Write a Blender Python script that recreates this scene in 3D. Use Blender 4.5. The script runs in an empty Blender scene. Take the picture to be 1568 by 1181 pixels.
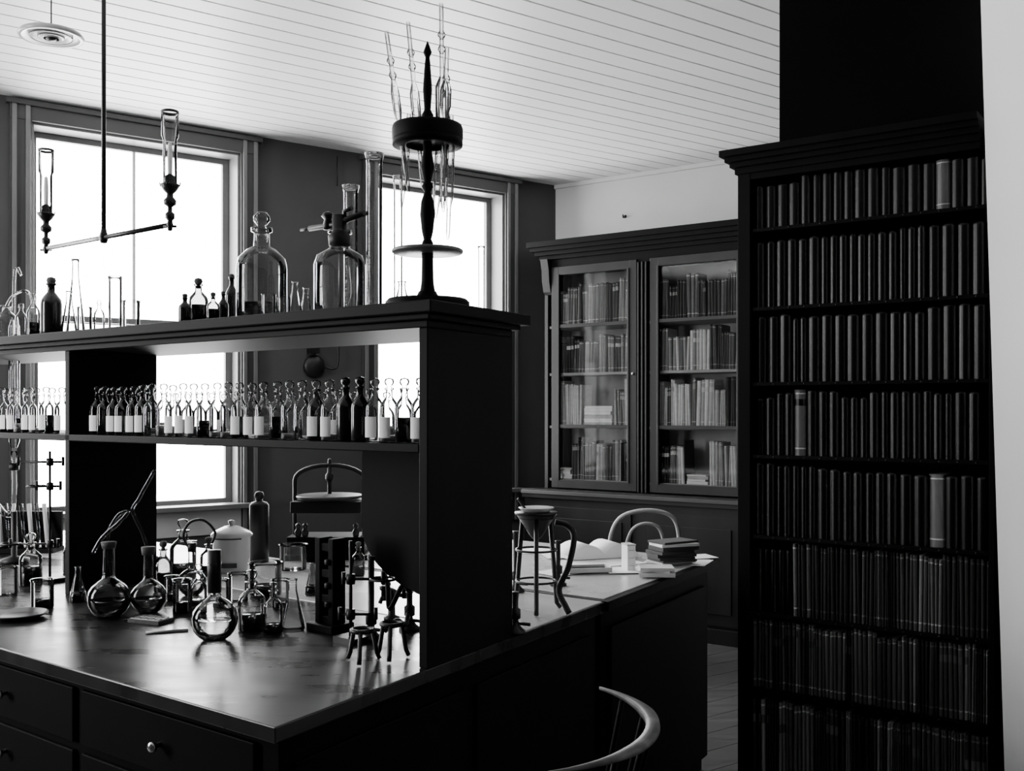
import bpy, bmesh, math, random
from mathutils import Vector, Matrix
random.seed(7)
S = bpy.context.scene
EYE = 1.55; F = 1600.0; HOR = 640.0

# ---------------------------------------------------------------- materials
MATS = {}
def nt(name):
    m = bpy.data.materials.new(name); m.use_nodes = True
    t = m.node_tree
    for n in list(t.nodes): t.nodes.remove(n)
    o = t.nodes.new('ShaderNodeOutputMaterial')
    return m, t, o
def grey(v): return (v, v, v, 1)
def solid(name, v, rough=0.6, metal=0.0, v2=None, scale=6.0, stretch=(1,1,1), rough2=None, bump=0.0, spec=0.5, coat=0.0):
    m, t, o = nt(name)
    b = t.nodes.new('ShaderNodeBsdfPrincipled')
    b.inputs['Roughness'].default_value = rough
    b.inputs['Metallic'].default_value = metal
    b.inputs['Specular IOR Level'].default_value = spec
    b.inputs['Coat Weight'].default_value = coat
    b.inputs['Base Color'].default_value = grey(v)
    tc = t.nodes.new('ShaderNodeTexCoord'); mp = t.nodes.new('ShaderNodeMapping')
    mp.inputs['Scale'].default_value = stretch
    t.links.new(tc.outputs['Object'], mp.inputs['Vector'])
    nz = t.nodes.new('ShaderNodeTexNoise'); nz.inputs['Scale'].default_value = scale
    nz.inputs['Detail'].default_value = 5
    t.links.new(mp.outputs['Vector'], nz.inputs['Vector'])
    if v2 is None: v2 = v*1.25
    r = t.nodes.new('ShaderNodeValToRGB')
    r.color_ramp.elements[0].position = 0.3; r.color_ramp.elements[1].position = 0.7
    r.color_ramp.elements[0].color = grey(v); r.color_ramp.elements[1].color = grey(v2)
    t.links.new(nz.outputs['Fac'], r.inputs['Fac'])
    t.links.new(r.outputs['Color'], b.inputs['Base Color'])
    if rough2 is not None:
        mr = t.nodes.new('ShaderNodeMapRange')
        mr.inputs['From Min'].default_value = 0.3; mr.inputs['From Max'].default_value = 0.7
        mr.inputs['To Min'].default_value = rough; mr.inputs['To Max'].default_value = rough2
        t.links.new(nz.outputs['Fac'], mr.inputs['Value']); t.links.new(mr.outputs['Result'], b.inputs['Roughness'])
    if bump:
        bp = t.nodes.new('ShaderNodeBump'); bp.inputs['Strength'].default_value = bump; bp.inputs['Distance'].default_value = 0.01
        t.links.new(nz.outputs['Fac'], bp.inputs['Height']); t.links.new(bp.outputs['Normal'], b.inputs['Normal'])
    t.links.new(b.outputs[0], o.inputs[0])
    MATS[name] = m
    return m
def glass(name, centre=0.93, edge=0.2, gl=0.9):
    m, t, o = nt(name)
    lw = t.nodes.new('ShaderNodeLayerWeight'); lw.inputs['Blend'].default_value = 0.3
    r = t.nodes.new('ShaderNodeValToRGB')
    r.color_ramp.elements[0].position = 0.15; r.color_ramp.elements[0].color = grey(centre)
    r.color_ramp.elements[1].position = 0.9; r.color_ramp.elements[1].color = grey(edge)
    t.links.new(lw.outputs['Facing'], r.inputs['Fac'])
    tr = t.nodes.new('ShaderNodeBsdfTransparent'); t.links.new(r.outputs['Color'], tr.inputs['Color'])
    g = t.nodes.new('ShaderNodeBsdfGlossy'); g.inputs['Roughness'].default_value = 0.04; g.inputs['Color'].default_value = grey(gl)
    fr = t.nodes.new('ShaderNodeFresnel'); fr.inputs['IOR'].default_value = 1.45
    mx = t.nodes.new('ShaderNodeMixShader')
    t.links.new(fr.outputs[0], mx.inputs[0]); t.links.new(tr.outputs[0], mx.inputs[1]); t.links.new(g.outputs[0], mx.inputs[2])
    t.links.new(mx.outputs[0], o.inputs[0]); MATS[name] = m
def vcol(name, rough=0.4, spec=0.5):
    m, t, o = nt(name)
    b = t.nodes.new('ShaderNodeBsdfPrincipled'); b.inputs['Roughness'].default_value = rough; b.inputs['Specular IOR Level'].default_value = spec
    a = t.nodes.new('ShaderNodeVertexColor'); a.layer_name = 'Col'
    nz = t.nodes.new('ShaderNodeTexNoise'); nz.inputs['Scale'].default_value = 60
    mm = t.nodes.new('ShaderNodeMix'); mm.data_type = 'RGBA'; mm.blend_type = 'MULTIPLY'; mm.inputs[0].default_value = 0.35
    t.links.new(a.outputs['Color'], mm.inputs[6]); t.links.new(nz.outputs['Fac'], mm.inputs[7])
    t.links.new(mm.outputs[2], b.inputs['Base Color']); t.links.new(b.outputs[0], o.inputs[0]); MATS[name] = m

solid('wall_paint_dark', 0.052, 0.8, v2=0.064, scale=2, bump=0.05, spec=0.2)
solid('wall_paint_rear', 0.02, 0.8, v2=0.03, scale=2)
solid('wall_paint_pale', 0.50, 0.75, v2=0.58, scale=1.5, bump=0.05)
solid('apron_paint', 0.4, 0.6, v2=0.45, scale=1.5)
solid('plaster_white', 0.78, 0.7, v2=0.84, scale=1.2)
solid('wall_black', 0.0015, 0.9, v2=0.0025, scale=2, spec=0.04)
solid('ceiling_white', 0.66, 0.45, v2=0.72, scale=1.0)
solid('groove_dark', 0.02, 0.9, spec=0.1)
solid('trim_paint', 0.035, 0.4, v2=0.045, scale=3, spec=0.3)
solid('sash_paint', 0.10, 0.4, v2=0.13, scale=3)
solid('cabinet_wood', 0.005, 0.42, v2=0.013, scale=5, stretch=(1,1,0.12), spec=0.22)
solid('cabinet_lining', 0.30, 0.6, v2=0.36)
solid('chair_wood', 0.05, 0.35, v2=0.08, scale=5)
solid('chair_rail', 0.05, 0.5, v2=0.20, scale=16, spec=0.3)
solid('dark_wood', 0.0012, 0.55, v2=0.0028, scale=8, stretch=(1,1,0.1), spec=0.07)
solid('bench_top', 0.006, 0.24, v2=0.011, scale=5, stretch=(0.8,3,1), rough2=0.34, bump=0.02, spec=0.42)
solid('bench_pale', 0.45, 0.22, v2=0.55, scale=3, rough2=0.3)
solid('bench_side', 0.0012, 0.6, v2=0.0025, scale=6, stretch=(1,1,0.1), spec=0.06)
solid('floor_wood', 0.04, 0.35, v2=0.07, scale=4, stretch=(1,6,1), rough2=0.45)
solid('iron', 0.005, 0.4, metal=0.0, v2=0.008, spec=0.35)
solid('brass_dark', 0.02, 0.32, metal=0.6, v2=0.03)
solid('brass_bright', 0.6, 0.22, metal=1.0)
solid('rubber', 0.006, 0.45, spec=0.3)
solid('porcelain', 0.55, 0.22, v2=0.60)
solid('bell_glass', 0.30, 0.25, v2=0.36)
solid('paper', 0.82, 0.8, v2=0.88, scale=4)
solid('paper_old', 0.42, 0.8, v2=0.6, scale=9)
solid('cloth_dark', 0.03, 0.7)
solid('liquid_dark', 0.005, 0.15)
solid('liquid_grey', 0.3, 0.2)
solid('cork', 0.04, 0.8, v2=0.07, scale=40)
glass('glass_clear', 0.985, 0.5); glass('glass_thick', 0.95, 0.25); glass('glass_pane', 0.98, 0.85); glass('glass_smoke', 0.45, 0.05)
vcol('books_glossy', 0.30, 0.30); vcol('books_matte', 0.6, 0.3)

# ---------------------------------------------------------------- mesh builder
def sm(pts, n=6):
    out = []
    P = [Vector(p) for p in pts]
    if len(P) < 3: return P
    for i in range(len(P)-1):
        p0 = P[max(i-1,0)]; p1 = P[i]; p2 = P[i+1]; p3 = P[min(i+2,len(P)-1)]
        for k in range(n):
            t = k/n
            out.append(0.5*((2*p1)+(p2-p0)*t+(2*p0-5*p1+4*p2-p3)*t*t+(3*p1-p0-3*p2+p3)*t**3))
    out.append(P[-1]); return out
class B:
    def __init__(s, name, origin=(0,0,0)):
        s.name = name; s.o = Vector(origin); s.bm = bmesh.new(); s.mats = []; s.col = s.bm.loops.layers.color.new('Col')
    def mi(s, m):
        if m not in s.mats: s.mats.append(m)
        return s.mats.index(m)
    def V(s, p): return s.bm.verts.new(Vector(p)-s.o)
    def face(s, vs, m, smooth=False, c=None):
        try: f = s.bm.faces.new(vs)
        except ValueError: return None
        f.material_index = s.mi(m); f.smooth = smooth
        if c is not None:
            for l in f.loops: l[s.col] = (c, c, c, 1)
        return f
    def hexa(s, fn, a0, a1, b0, b1, z0, z1, m):
        v = [s.V(fn(a, b, z)) for z in (z0, z1) for (a, b) in ((a0,b0),(a1,b0),(a1,b1),(a0,b1))]
        for q in ((0,1,2,3),(4,5,6,7),(0,1,5,4),(1,2,6,5),(2,3,7,6),(3,0,4,7)): s.face([v[i] for i in q], m)
    def box(s, c, sz, m, yaw=0.0, tilt=None):
        R = Matrix.Rotation(yaw, 3, 'Z')
        if tilt is not None: R = R @ tilt
        c = Vector(c)
        def fn(a, b, z): return c + R @ Vector((a, b, z))
        s.hexa(fn, -sz[0]/2, sz[0]/2, -sz[1]/2, sz[1]/2, -sz[2]/2, sz[2]/2, m)
    def lathe(s, pos, prof, m, seg=20, rot=None, smooth=True):
        pos = Vector(pos); rings = []
        for r, z in prof:
            if r < 1e-6:
                p = Vector((0,0,z)); p = rot @ p if rot is not None else p
                rings.append([s.V(pos+p)])
            else:
                ring = []
                for k in range(seg):
                    a = 2*math.pi*k/seg
                    p = Vector((r*math.cos(a), r*math.sin(a), z)); p = rot @ p if rot is not None else p
                    ring.append(s.V(pos+p))
                rings.append(ring)
        for A, C in zip(rings, rings[1:]):
            for k in range(seg):
                k2 = (k+1) % seg
                if len(A) == 1 and len(C) == 1: break
                if len(A) == 1: s.face([A[0], C[k], C[k2]], m, smooth)
                elif len(C) == 1: s.face([A[k], A[k2], C[0]], m, smooth)
                else: s.face([A[k], A[k2], C[k2], C[k]], m, smooth)
    def tube(s, pts, r, m, seg=8, smooth=False, r2=None):
        P = sm(pts) if smooth else [Vector(p) for p in pts]
        rings = []; up = None
        for i, p in enumerate(P):
            d = (P[min(i+1,len(P)-1)]-P[max(i-1,0)])
            if d.length < 1e-9: continue
            d.normalize()
            if up is None: up = d.orthogonal().normalized()
            x = (up - d*up.dot(d))
            if x.length < 1e-6: x = d.orthogonal()
            x.normalize(); up = x; y = d.cross(x)
            rr = r if r2 is None else r+(r2-r)*i/(len(P)-1)
            rings.append([s.V(p+rr*(math.cos(2*math.pi*k/seg)*x+math.sin(2*math.pi*k/seg)*y)) for k in range(seg)])
        for A, C in zip(rings, rings[1:]):
            for k in range(seg): s.face([A[k], A[(k+1)%seg], C[(k+1)%seg], C[k]], m, True)
        s.face(rings[0], m); s.face(rings[-1], m)
    def prism(s, fn, pts, d0, d1, m):
        A = [s.V(fn(a, d0, z)) for a, z in pts]; C = [s.V(fn(a, d1, z)) for a, z in pts]
        s.face(A, m); s.face(C, m)
        n = len(A)
        for k in range(n): s.face([A[k], A[(k+1)%n], C[(k+1)%n], C[k]], m)
    def label(s, pos, r, h, m, ang=math.radians(232), span=0.9):
        prev = None
        for k in range(7):
            a = ang - span + 2*span*k/6
            x = pos[0]+r*math.cos(a); y = pos[1]+r*math.sin(a)
            cur = (s.V((x,y,pos[2])), s.V((x,y,pos[2]+h)))
            if prev: s.face([prev[0], cur[0], cur[1], prev[1]], m, True)
            prev = cur
    def done(s, bevel=0.0, recalc=True):
        if recalc: bmesh.ops.recalc_face_normals(s.bm, faces=s.bm.faces)
        me = bpy.data.meshes.new(s.name); s.bm.to_mesh(me); s.bm.free()
        for m in s.mats: me.materials.append(MATS[m])
        ob = bpy.data.objects.new(s.name, me); ob.location = s.o
        S.collection.objects.link(ob)
        if bevel:
            md = ob.modifiers.new('bevel', 'BEVEL'); md.width = bevel; md.segments = 2; md.limit_method = 'ANGLE'; md.angle_limit = math.radians(40)
        return ob

# ---------------------------------------------------------------- plan of the room (metres)
C0 = Vector((0.34, 8.0)); CEIL = 3.30
wd = Vector((-0.809,-0.588)); wn = Vector((0.588,-0.809))
bd = Vector((0.815,-0.579)); bn = Vector((-0.579,-0.815))
A0 = Vector((-0.484, 2.093)); L = Vector((-0.795,0.606)); E = Vector((0.506,0.863))
Q0 = Vector((0.895,3.995)); Qd = Vector((0.815,-0.579)); Qb = Vector((0.579,0.815))
def W(t,o,z): p = C0+wd*t+wn*o; return (p.x,p.y,z)
def K(s,o,z): p = C0+bd*s+bn*o; return (p.x,p.y,z)
def P(u,v,z): p = A0+L*u+E*v; return (p.x,p.y,z)
def Q(s,d,z): p = Q0+Qd*s+Qb*d; return (p.x,p.y,z)
def on(px,py,z):            # survey: sight line meets the horizontal surface at height z
    D = (EYE-z)*F/(py-HOR); return Vector(((px-800)/F*D, D, z))
def un(px, v):              # survey: bench coordinate u of a sight line at depth-row v
    r = (px-800)/F; p = A0+E*v
    return (p.x-r*p.y)/(0.795+r*0.606)

# window wall ---------------------------------------------------
WIN = [(0.54,1.53),(2.60,3.73),(4.75,5.88)]
ZB, ZT = 0.97, 3.13
b = B('wall_window')
edges = [-0.3]
for a, c in WIN: edges += [a-0.05, c+0.05]
edges.append(7.0)
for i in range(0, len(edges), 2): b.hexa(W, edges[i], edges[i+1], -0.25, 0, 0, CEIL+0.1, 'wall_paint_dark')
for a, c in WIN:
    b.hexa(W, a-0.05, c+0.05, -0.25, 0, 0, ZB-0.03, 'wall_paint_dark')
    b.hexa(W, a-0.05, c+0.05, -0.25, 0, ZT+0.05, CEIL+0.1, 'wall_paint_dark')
b.done()
def portal(w_, h_, ctr, nin, along):
    ld = bpy.data.lights.new('window_portal', 'AREA'); ld.shape = 'RECTANGLE'; ld.size = w_; ld.size_y = h_
    ld.cycles.is_portal = True
    lo = bpy.data.objects.new('daylight_portal', ld); S.collection.objects.link(lo)
    z = -Vector(nin).normalized(); x = Vector(along).normalized(); y = z.cross(x)
    M = Matrix((x, y, z)).transposed().to_4x4(); M.translation = Vector(ctr); lo.matrix_world = M
for i, (a, c) in enumerate(WIN):
    b = B('window_%d' % (i+1), W((a+c)/2, 0, ZB))
    for (x0, x1) in ((a-0.16, a-0.045), (c+0.045, c+0.16)):
        b.hexa(W, x0, x1, 0, 0.025, 0.72, ZT+0.15, 'trim_paint')
        b.hexa(W, x0+0.01, x0+0.035, 0.025, 0.04, 0.72, ZT+0.15, 'sash_paint')
        b.hexa(W, x1-0.035, x1-0.01, 0.025, 0.04, 0.72, ZT+0.15, 'sash_paint')
    b.hexa(W, a-0.16, c+0.16, 0, 0.03, ZT+0.045, ZT+0.14, 'trim_paint')
    b.hexa(W, a-0.18, c+0.18, 0.0, 0.05, ZT+0.125, ZT+0.155, 'trim_paint')
    b.hexa(W, a-0.17, c+0.17, -0.05, 0.09, ZB-0.04, ZB-0.01, 'sash_paint')
    b.hexa(W, a-0.16, c+0.16, 0, 0.02, ZB-0.2, ZB-0.04, 'apron_paint')
    for (x0, x1) in ((a-0.05, a-0.03), (c+0.03, c+0.05)): b.hexa(W, x0, x1, -0.25, 0.0, ZB-0.03, ZT+0.05, 'sash_paint')
    b.hexa(W, a-0.05, c+0.05, -0.25, 0.0, ZT+0.03, ZT+0.05, 'sash_paint')
    mid = 2.08
    for (z0, z1, o) in ((ZB-0.02, mid+0.02, -0.10), (mid-0.02, ZT+0.03, -0.15)):
        b.hexa(W, a-0.03, a+0.012, o-0.035, o, z0, z1, 'sash_paint'); b.hexa(W, c-0.012, c+0.03, o-0.035, o, z0, z1, 'sash_paint')
        b.hexa(W, a, c, o-0.035, o, z0, z0+0.035, 'sash_paint'); b.hexa(W, a, c, o-0.035, o, z1-0.035, z1, 'sash_paint')
        if i != 0: b.hexa(W, (a+c)/2-0.009, (a+c)/2+0.009, o-0.025, o-0.005, z0+0.03, z1-0.03, 'porcelain')
    b.done(0.003)
    portal(c-a+0.06, ZT-ZB+0.06, W((a+c)/2, -0.24, (ZB+ZT)/2), (wn.x,wn.y,0), (wd.x,wd.y,0))

# other walls ------------------------------------------------------
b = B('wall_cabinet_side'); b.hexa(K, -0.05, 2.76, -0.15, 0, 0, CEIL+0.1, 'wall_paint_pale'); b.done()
wl = Vector(W(6.9,0,0))
P3 = Vector((-1.0,-1.5,0)); P4 = Vector((2.6,-1.2,0))
def seg(p, q):
    d = (q-p); ln = d.length; d = d.normalized(); n = Vector((-d.y, d.x, 0))
    return ln, d, n, (lambda a,o,z: (p.x+d.x*a+n.x*o, p.y+d.y*a+n.y*o, z))
ln, dd, nn, fn = seg(wl, P3)      # nn points into the room
b = B('wall_left')
wa, wb = 1.3, 2.3  # out-of-view opening added to brighten the glazed cabinet and bookcase
b.hexa(fn, -0.1, wa, -0.15, 0, 0, CEIL+0.1, 'wall_paint_rear'); b.hexa(fn, wb, ln+0.1, -0.15, 0, 0, CEIL+0.1, 'wall_paint_rear')
b.hexa(fn, wa, wb, -0.15, 0, 0, ZB, 'wall_paint_rear'); b.hexa(fn, wa, wb, -0.15, 0, ZT, CEIL+0.1, 'wall_paint_rear')
b.done()
b = B('window_4', fn((wa+wb)/2,0,ZB))  # invented unseen window, put in for the extra light on the books
for x0,x1,z0,z1 in ((wa-.1,wa,ZB-.1,ZT+.1),(wb,wb+.1,ZB-.1,ZT+.1),(wa,wb,ZT,ZT+.1),(wa,wb,ZB-.1,ZB)): b.hexa(fn, x0,x1,0.0,0.03,z0,z1,'trim_paint')
for x0,x1,z0,z1 in ((wa,wa+.04,ZB,ZT),(wb-.04,wb,ZB,ZT),(wa,wb,ZT-.04,ZT),(wa,wb,ZB,ZB+.04),(wa,wb,2.06,2.10)): b.hexa(fn, x0,x1,-0.10,-0.06,z0,z1,'sash_paint')
b.done(0.003)
portal(wb-wa, ZT-ZB, fn((wa+wb)/2,-0.14,(ZB+ZT)/2), nn, dd)  # sky light through the added opening
ln, dd, nn, fn = seg(P3, P4); b = B('wall_rear'); b.hexa(fn, -0.1, ln+0.1, -0.15, 0, 0, CEIL+0.1, 'wall_paint_rear'); b.done()
BW = 0.905
b = B('wall_right')
q0 = [(1.660,3.43),(2.75,-1.3),(3.0,-1.3),(1.88,3.66)]
bot = [b.V((x,y,0)) for x,y in q0]; top = [b.V((x-0.105*(y>0),y,CEIL+0.1)) for x,y in q0]
b.face(bot,'plaster_white'); b.face(top,'plaster_white')
for k in range(4): b.face([bot[k],bot[(k+1)%4],top[(k+1)%4],top[k]],'plaster_white')
b.done()
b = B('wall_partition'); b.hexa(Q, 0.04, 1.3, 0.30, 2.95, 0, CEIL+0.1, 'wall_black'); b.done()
b = B('floor')
b.hexa(W, -2.9, 7.2, -0.2, 10.6, -0.12, -0.02, 'groove_dark')
for k in range(60): b.hexa(W, -2.9, 7.2, -0.2+k*0.18, -0.2+k*0.18+0.176, -0.03, 0, 'floor_wood')
b.done()
b = B('ceiling')
b.hexa(W, -2.9, 7.2, -0.2, 10.6, CEIL+0.02, CEIL+0.12, 'groove_dark')
pw = 0.135
for k in range(79):
    o0 = -0.2+k*pw
    b.hexa(W, -2.9, 7.2, o0, o0+pw-0.013, CEIL, CEIL+0.03, 'ceiling_white')
b.done()
b = B('trim_cornice'); b.hexa(K, 0, 2.7, 0, 0.02, CEIL-0.03, CEIL, 'wall_paint_pale'); b.done()
b = B('baseboard_window'); b.hexa(W, 0, 6.9, 0, 0.025, 0, 0.2, 'trim_paint'); b.done(0.004)

# ---------------------------------------------------------------- books
def books(b, fn, s0, s1, z0, hmin, hmax, pal, mat, front, depth=0.17, wmin=0.018, wmax=0.04, lab=0.35, labc=(0.35,0.6), lean=0.0, white=0.0):
    s = s0; grp = 0
    while s < s1-wmin:
        if grp <= 0:
            grp = random.randint(2,7); gw = random.uniform(wmin,wmax); gh = random.uniform(hmin,hmax); gc = random.choice(pal); gl = random.random() < lab; gz = random.uniform(0.62,0.82); lc = random.uniform(*labc)
        grp -= 1
        w = min(gw*random.uniform(0.92,1.08), s1-s); h = gh*random.uniform(0.985,1.01); c = min(gc*random.uniform(0.75,1.25), .95)
        if random.random() < white: c = random.uniform(.3,.6)
        f = front + random.uniform(0,0.012)
        sec = [(0,0.012),(0.22,0.004),(0.5,0.0),(0.78,0.004),(1,0.012)]
        cuts = [(0,c),(0.10,min(c*2,.95)),(0.12,c),(gz,lc if gl else c),(gz+0.10,c),(0.93,min(c*2,.95)),(0.95,c),(1.0,c)]
        ln = random.uniform(-lean,lean)
        rows = []
        for zz,_ in cuts:
            rows.append([b.V(fn(s+x*(w-0.0012)+ln*zz, f+d, z0+zz*h)) for x,d in sec]+[b.V(fn(s+(w-0.0012)+ln*zz, f+depth, z0+zz*h)), b.V(fn(s+ln*zz, f+depth, z0+zz*h))])
        for (r0,r1,(zz,cc)) in zip(rows, rows[1:], cuts):
            n = len(r0)
            for k in range(n):
                b.face([r0[k],r0[(k+1)%n],r1[(k+1)%n],r1[k]], mat, k < 4, cc if k < 4 else c)
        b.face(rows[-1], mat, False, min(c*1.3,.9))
        s += w

# tall bookcase at right ---------------------------------------------
b = B('bookcase', Q(BW/2, 0.14, 0))
zs = [0.10,0.475,0.765,1.065,1.375,1.655,1.945,2.25]
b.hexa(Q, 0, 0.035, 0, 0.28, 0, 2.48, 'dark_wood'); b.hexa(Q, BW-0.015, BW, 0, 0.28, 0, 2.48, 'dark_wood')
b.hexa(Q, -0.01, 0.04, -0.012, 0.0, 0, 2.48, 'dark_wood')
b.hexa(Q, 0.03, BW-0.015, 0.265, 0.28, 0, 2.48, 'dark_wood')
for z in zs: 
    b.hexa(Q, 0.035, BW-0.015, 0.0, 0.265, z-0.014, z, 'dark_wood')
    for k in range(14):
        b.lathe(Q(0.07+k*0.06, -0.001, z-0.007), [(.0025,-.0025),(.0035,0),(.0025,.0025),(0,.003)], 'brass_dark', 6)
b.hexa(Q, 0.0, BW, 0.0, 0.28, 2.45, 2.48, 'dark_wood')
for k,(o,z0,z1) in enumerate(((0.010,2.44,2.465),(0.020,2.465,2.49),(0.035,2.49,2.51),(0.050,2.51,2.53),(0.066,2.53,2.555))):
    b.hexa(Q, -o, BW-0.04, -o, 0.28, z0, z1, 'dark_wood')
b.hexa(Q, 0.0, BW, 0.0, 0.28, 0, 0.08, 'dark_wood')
b.done(0.003)
b = B('bookcase_books', Q(BW/2, 0.14, 0.1))
tops = [0.34,0.268,0.278,0.285,0.250,0.265,0.275,0.19]
for i,z in enumerate(zs):
    if i in (0,1,2):
        books(b, Q, 0.04 if i!=2 else 0.20, BW-0.016, z, tops[i]-0.02, tops[i], [0.12,0.2,0.28,0.4], 'books_matte', 0.008, wmin=0.007, wmax=0.018, lab=0.2, labc=(0.2,0.5), lean=0.004, white=.15)
        if i == 2: books(b, Q, 0.04, 0.19, z, 0.24,0.25, [0.006], 'books_glossy', 0.03, wmin=0.03, wmax=0.05, lab=0)
    else:
        books(b, Q, 0.04, BW-0.016, z, tops[i]-0.03, tops[i], [0.001,0.002,0.004,0.007], 'books_glossy', 0.012, wmin=0.028, wmax=0.052, lab=0.5, labc=(0.005,0.03), white=.02)
b.done()

# glazed cabinet on the far wall ----------------------------------------
b = B('glazed_bookcase', K(1.4,0.2,0))
m = 'cabinet_wood'
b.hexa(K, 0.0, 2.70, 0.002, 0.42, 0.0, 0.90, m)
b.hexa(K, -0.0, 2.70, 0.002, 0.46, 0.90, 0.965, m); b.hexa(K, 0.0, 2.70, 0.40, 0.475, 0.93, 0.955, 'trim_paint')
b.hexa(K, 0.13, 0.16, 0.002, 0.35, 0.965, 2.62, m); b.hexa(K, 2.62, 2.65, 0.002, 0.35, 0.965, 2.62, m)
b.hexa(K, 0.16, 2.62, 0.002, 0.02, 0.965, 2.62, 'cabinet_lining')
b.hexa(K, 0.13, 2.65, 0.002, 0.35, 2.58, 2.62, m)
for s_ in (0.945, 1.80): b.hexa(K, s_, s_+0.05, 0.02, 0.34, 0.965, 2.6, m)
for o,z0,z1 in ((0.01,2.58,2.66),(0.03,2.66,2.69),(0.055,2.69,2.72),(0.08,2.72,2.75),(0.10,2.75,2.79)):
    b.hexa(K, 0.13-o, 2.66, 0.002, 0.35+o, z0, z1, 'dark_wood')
b.prism(lambda a,d,z: K(d, a, z), [(0.35,2.66),(0.35,2.40),(0.375,2.42),(0.395,2.50),(0.40,2.58),(0.42,2.66)], 0.135, 0.20, m)
for z in (1.04,1.43,1.82,2.17): b.hexa(K, 0.16, 2.62, 0.03, 0.33, z-0.02, z, 'cabinet_lining')
for k in range(3):
    g0 = 0.267+0.815*k; g1 = g0+0.59
    fr = (g0-0.06, g1+0.06)
    for x0,x1 in ((fr[0],g0),(g1,fr[1])): b.hexa(K, x0, x1, 0.34, 0.375, 0.975, 2.60, m)
    for z0,z1 in ((0.975,1.035),(2.54,2.60),(2.15,2.175),(1.415,1.44)): b.hexa(K, g0, g1, 0.34, 0.375, z0, z1, m)
    for x0,x1 in ((g0-0.004,g0+0.01),(g1-0.01,g1+0.004)): b.hexa(K, x0, x1, 0.372, 0.383, 1.03, 2.545, m)
    b.hexa(K, g0, g1, 0.352, 0.356, 1.035, 2.54, 'glass_pane')
    b.hexa(K, g0-0.05, g1+0.05, 0.42, 0.435, 0.12, 0.84, m); b.hexa(K, g0+0.02, g1-0.02, 0.435, 0.445, 0.2, 0.76, m)
    b.lathe(K(fr[1]-0.03,0.375,1.80), [(0,0),(0.008,0),(0.012,0.012),(0,0.02)], 'brass_bright', 10, Matrix.Rotation(math.radians(90),3,'X'))
for x in (0.965, 1.825): 
    for dx in (-0.03,0,0.03): b.hexa(K, x+dx-0.006, x+dx+0.006, 0.345, 0.385, 0.97, 2.58, m)
b.hexa(K, -0.0, 2.70, 0.42, 0.44, 0.0, 0.10, m)
b.done(0.003)
b = B('glazed_bookcase_books', K(1.4,0.2,1.04))
Kb = lambda s,d,z: K(s, 0.340-d, z)
for z,h,pal in ((1.04,0.34,[.9,.8,.6,.35,.95,.12]),(1.43,0.35,[.9,.75,.9,.5,.25]),(1.82,0.31,[.5,.7,.35,.85,.2]),(2.17,0.33,[.3,.45,.2,.6])):
    for g0 in (0.18,1.0,1.86):
        s = g0
        while s < g0+0.74:
            e = min(s+random.uniform(0.10,0.3), g0+0.755)
            if z < 1.5 and random.random() < .28 and e-s > .1:
                zz = z+.001; n_ = random.randint(3,8)
                for _ in range(n_):      # pamphlets lying flat
                    th = random.uniform(.008,.03); j = random.uniform(0,.01)
                    b.hexa(Kb, s+.004+j, e-.004-random.uniform(0,.02), random.uniform(.0,.03), .18, zz, zz+th*.94, random.choice(('paper','paper','paper_old'))); zz += th
            else:
                books(b, Kb, s, e, z, h*0.70, h*0.98, pal, 'books_matte', random.choice((0.0,0.005,0.02)), depth=0.15, wmin=0.009, wmax=0.030, lab=0.4, labc=(0.7,0.95), lean=0.010, white=.1)
            s = e+0.002
b.done()

# ---------------------------------------------------------------- laboratory bench
b = B('laboratory_bench', P(1.6,0.8,0))
b.hexa(P, 0.0, 3.4, 0.0, 1.575, 0.865, 0.90, 'bench_top')
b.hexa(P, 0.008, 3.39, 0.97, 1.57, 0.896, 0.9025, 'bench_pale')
b.hexa(P, 0.03, 3.38, 0.04, 1.56, 0.0, 0.865, 'bench_side')
for k in range(4):
    u0 = 0.10+0.72*k
    for z0,z1 in ((0.70,0.84),(0.54,0.68),(0.30,0.52),(0.06,0.28)):
        b.hexa(P, u0, u0+0.68, 0.028, 0.04, z0, z1, 'bench_side')
        if z0 > 0.5:
            p = P(u0+0.34, 0.028, (z0+z1)/2)
            R = Matrix.Rotation(math.atan2(-E.y,-E.x),3,'Z') @ Matrix.Rotation(math.radians(90),3,'Y')
            b.lathe(p, [(0.006,0),(0.006,0.012),(0.012,0.018),(0.014,0.024),(0.009,0.030),(0,0.032)], 'brass_bright', 14, R)
for v0,v1 in ((0.08,0.75),(0.80,1.5)): b.hexa(P, 0.018, 0.03, v0, v1, 0.1, 0.8, 'bench_side')
b.done(0.003)
b = B('writing_desk', P(0.8,2.1,0))
b.hexa(P, -0.012, 1.62, 1.58, 2.71, 0.868, 0.902, 'dark_wood')
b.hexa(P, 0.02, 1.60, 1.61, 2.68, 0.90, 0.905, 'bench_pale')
b.hexa(P, 0.03, 1.58, 1.60, 2.67, 0.06, 0.868, 'bench_side')
b.hexa(P, 0.015, 0.03, 1.66, 2.60, 0.14, 0.80, 'bench_side')
b.hexa(P, 0.05, 1.56, 1.62, 2.65, 0.0, 0.06, 'bench_side')
b.done(0.004)
V0, V1 = 0.54, 0.96
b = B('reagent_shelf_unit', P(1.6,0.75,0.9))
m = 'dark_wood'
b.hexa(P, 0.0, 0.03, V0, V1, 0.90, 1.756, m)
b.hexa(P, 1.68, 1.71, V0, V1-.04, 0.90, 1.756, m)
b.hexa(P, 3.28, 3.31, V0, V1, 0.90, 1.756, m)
b.hexa(P, 0.03, 3.28, V0-0.0, V1, 1.44, 1.463, m)
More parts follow.
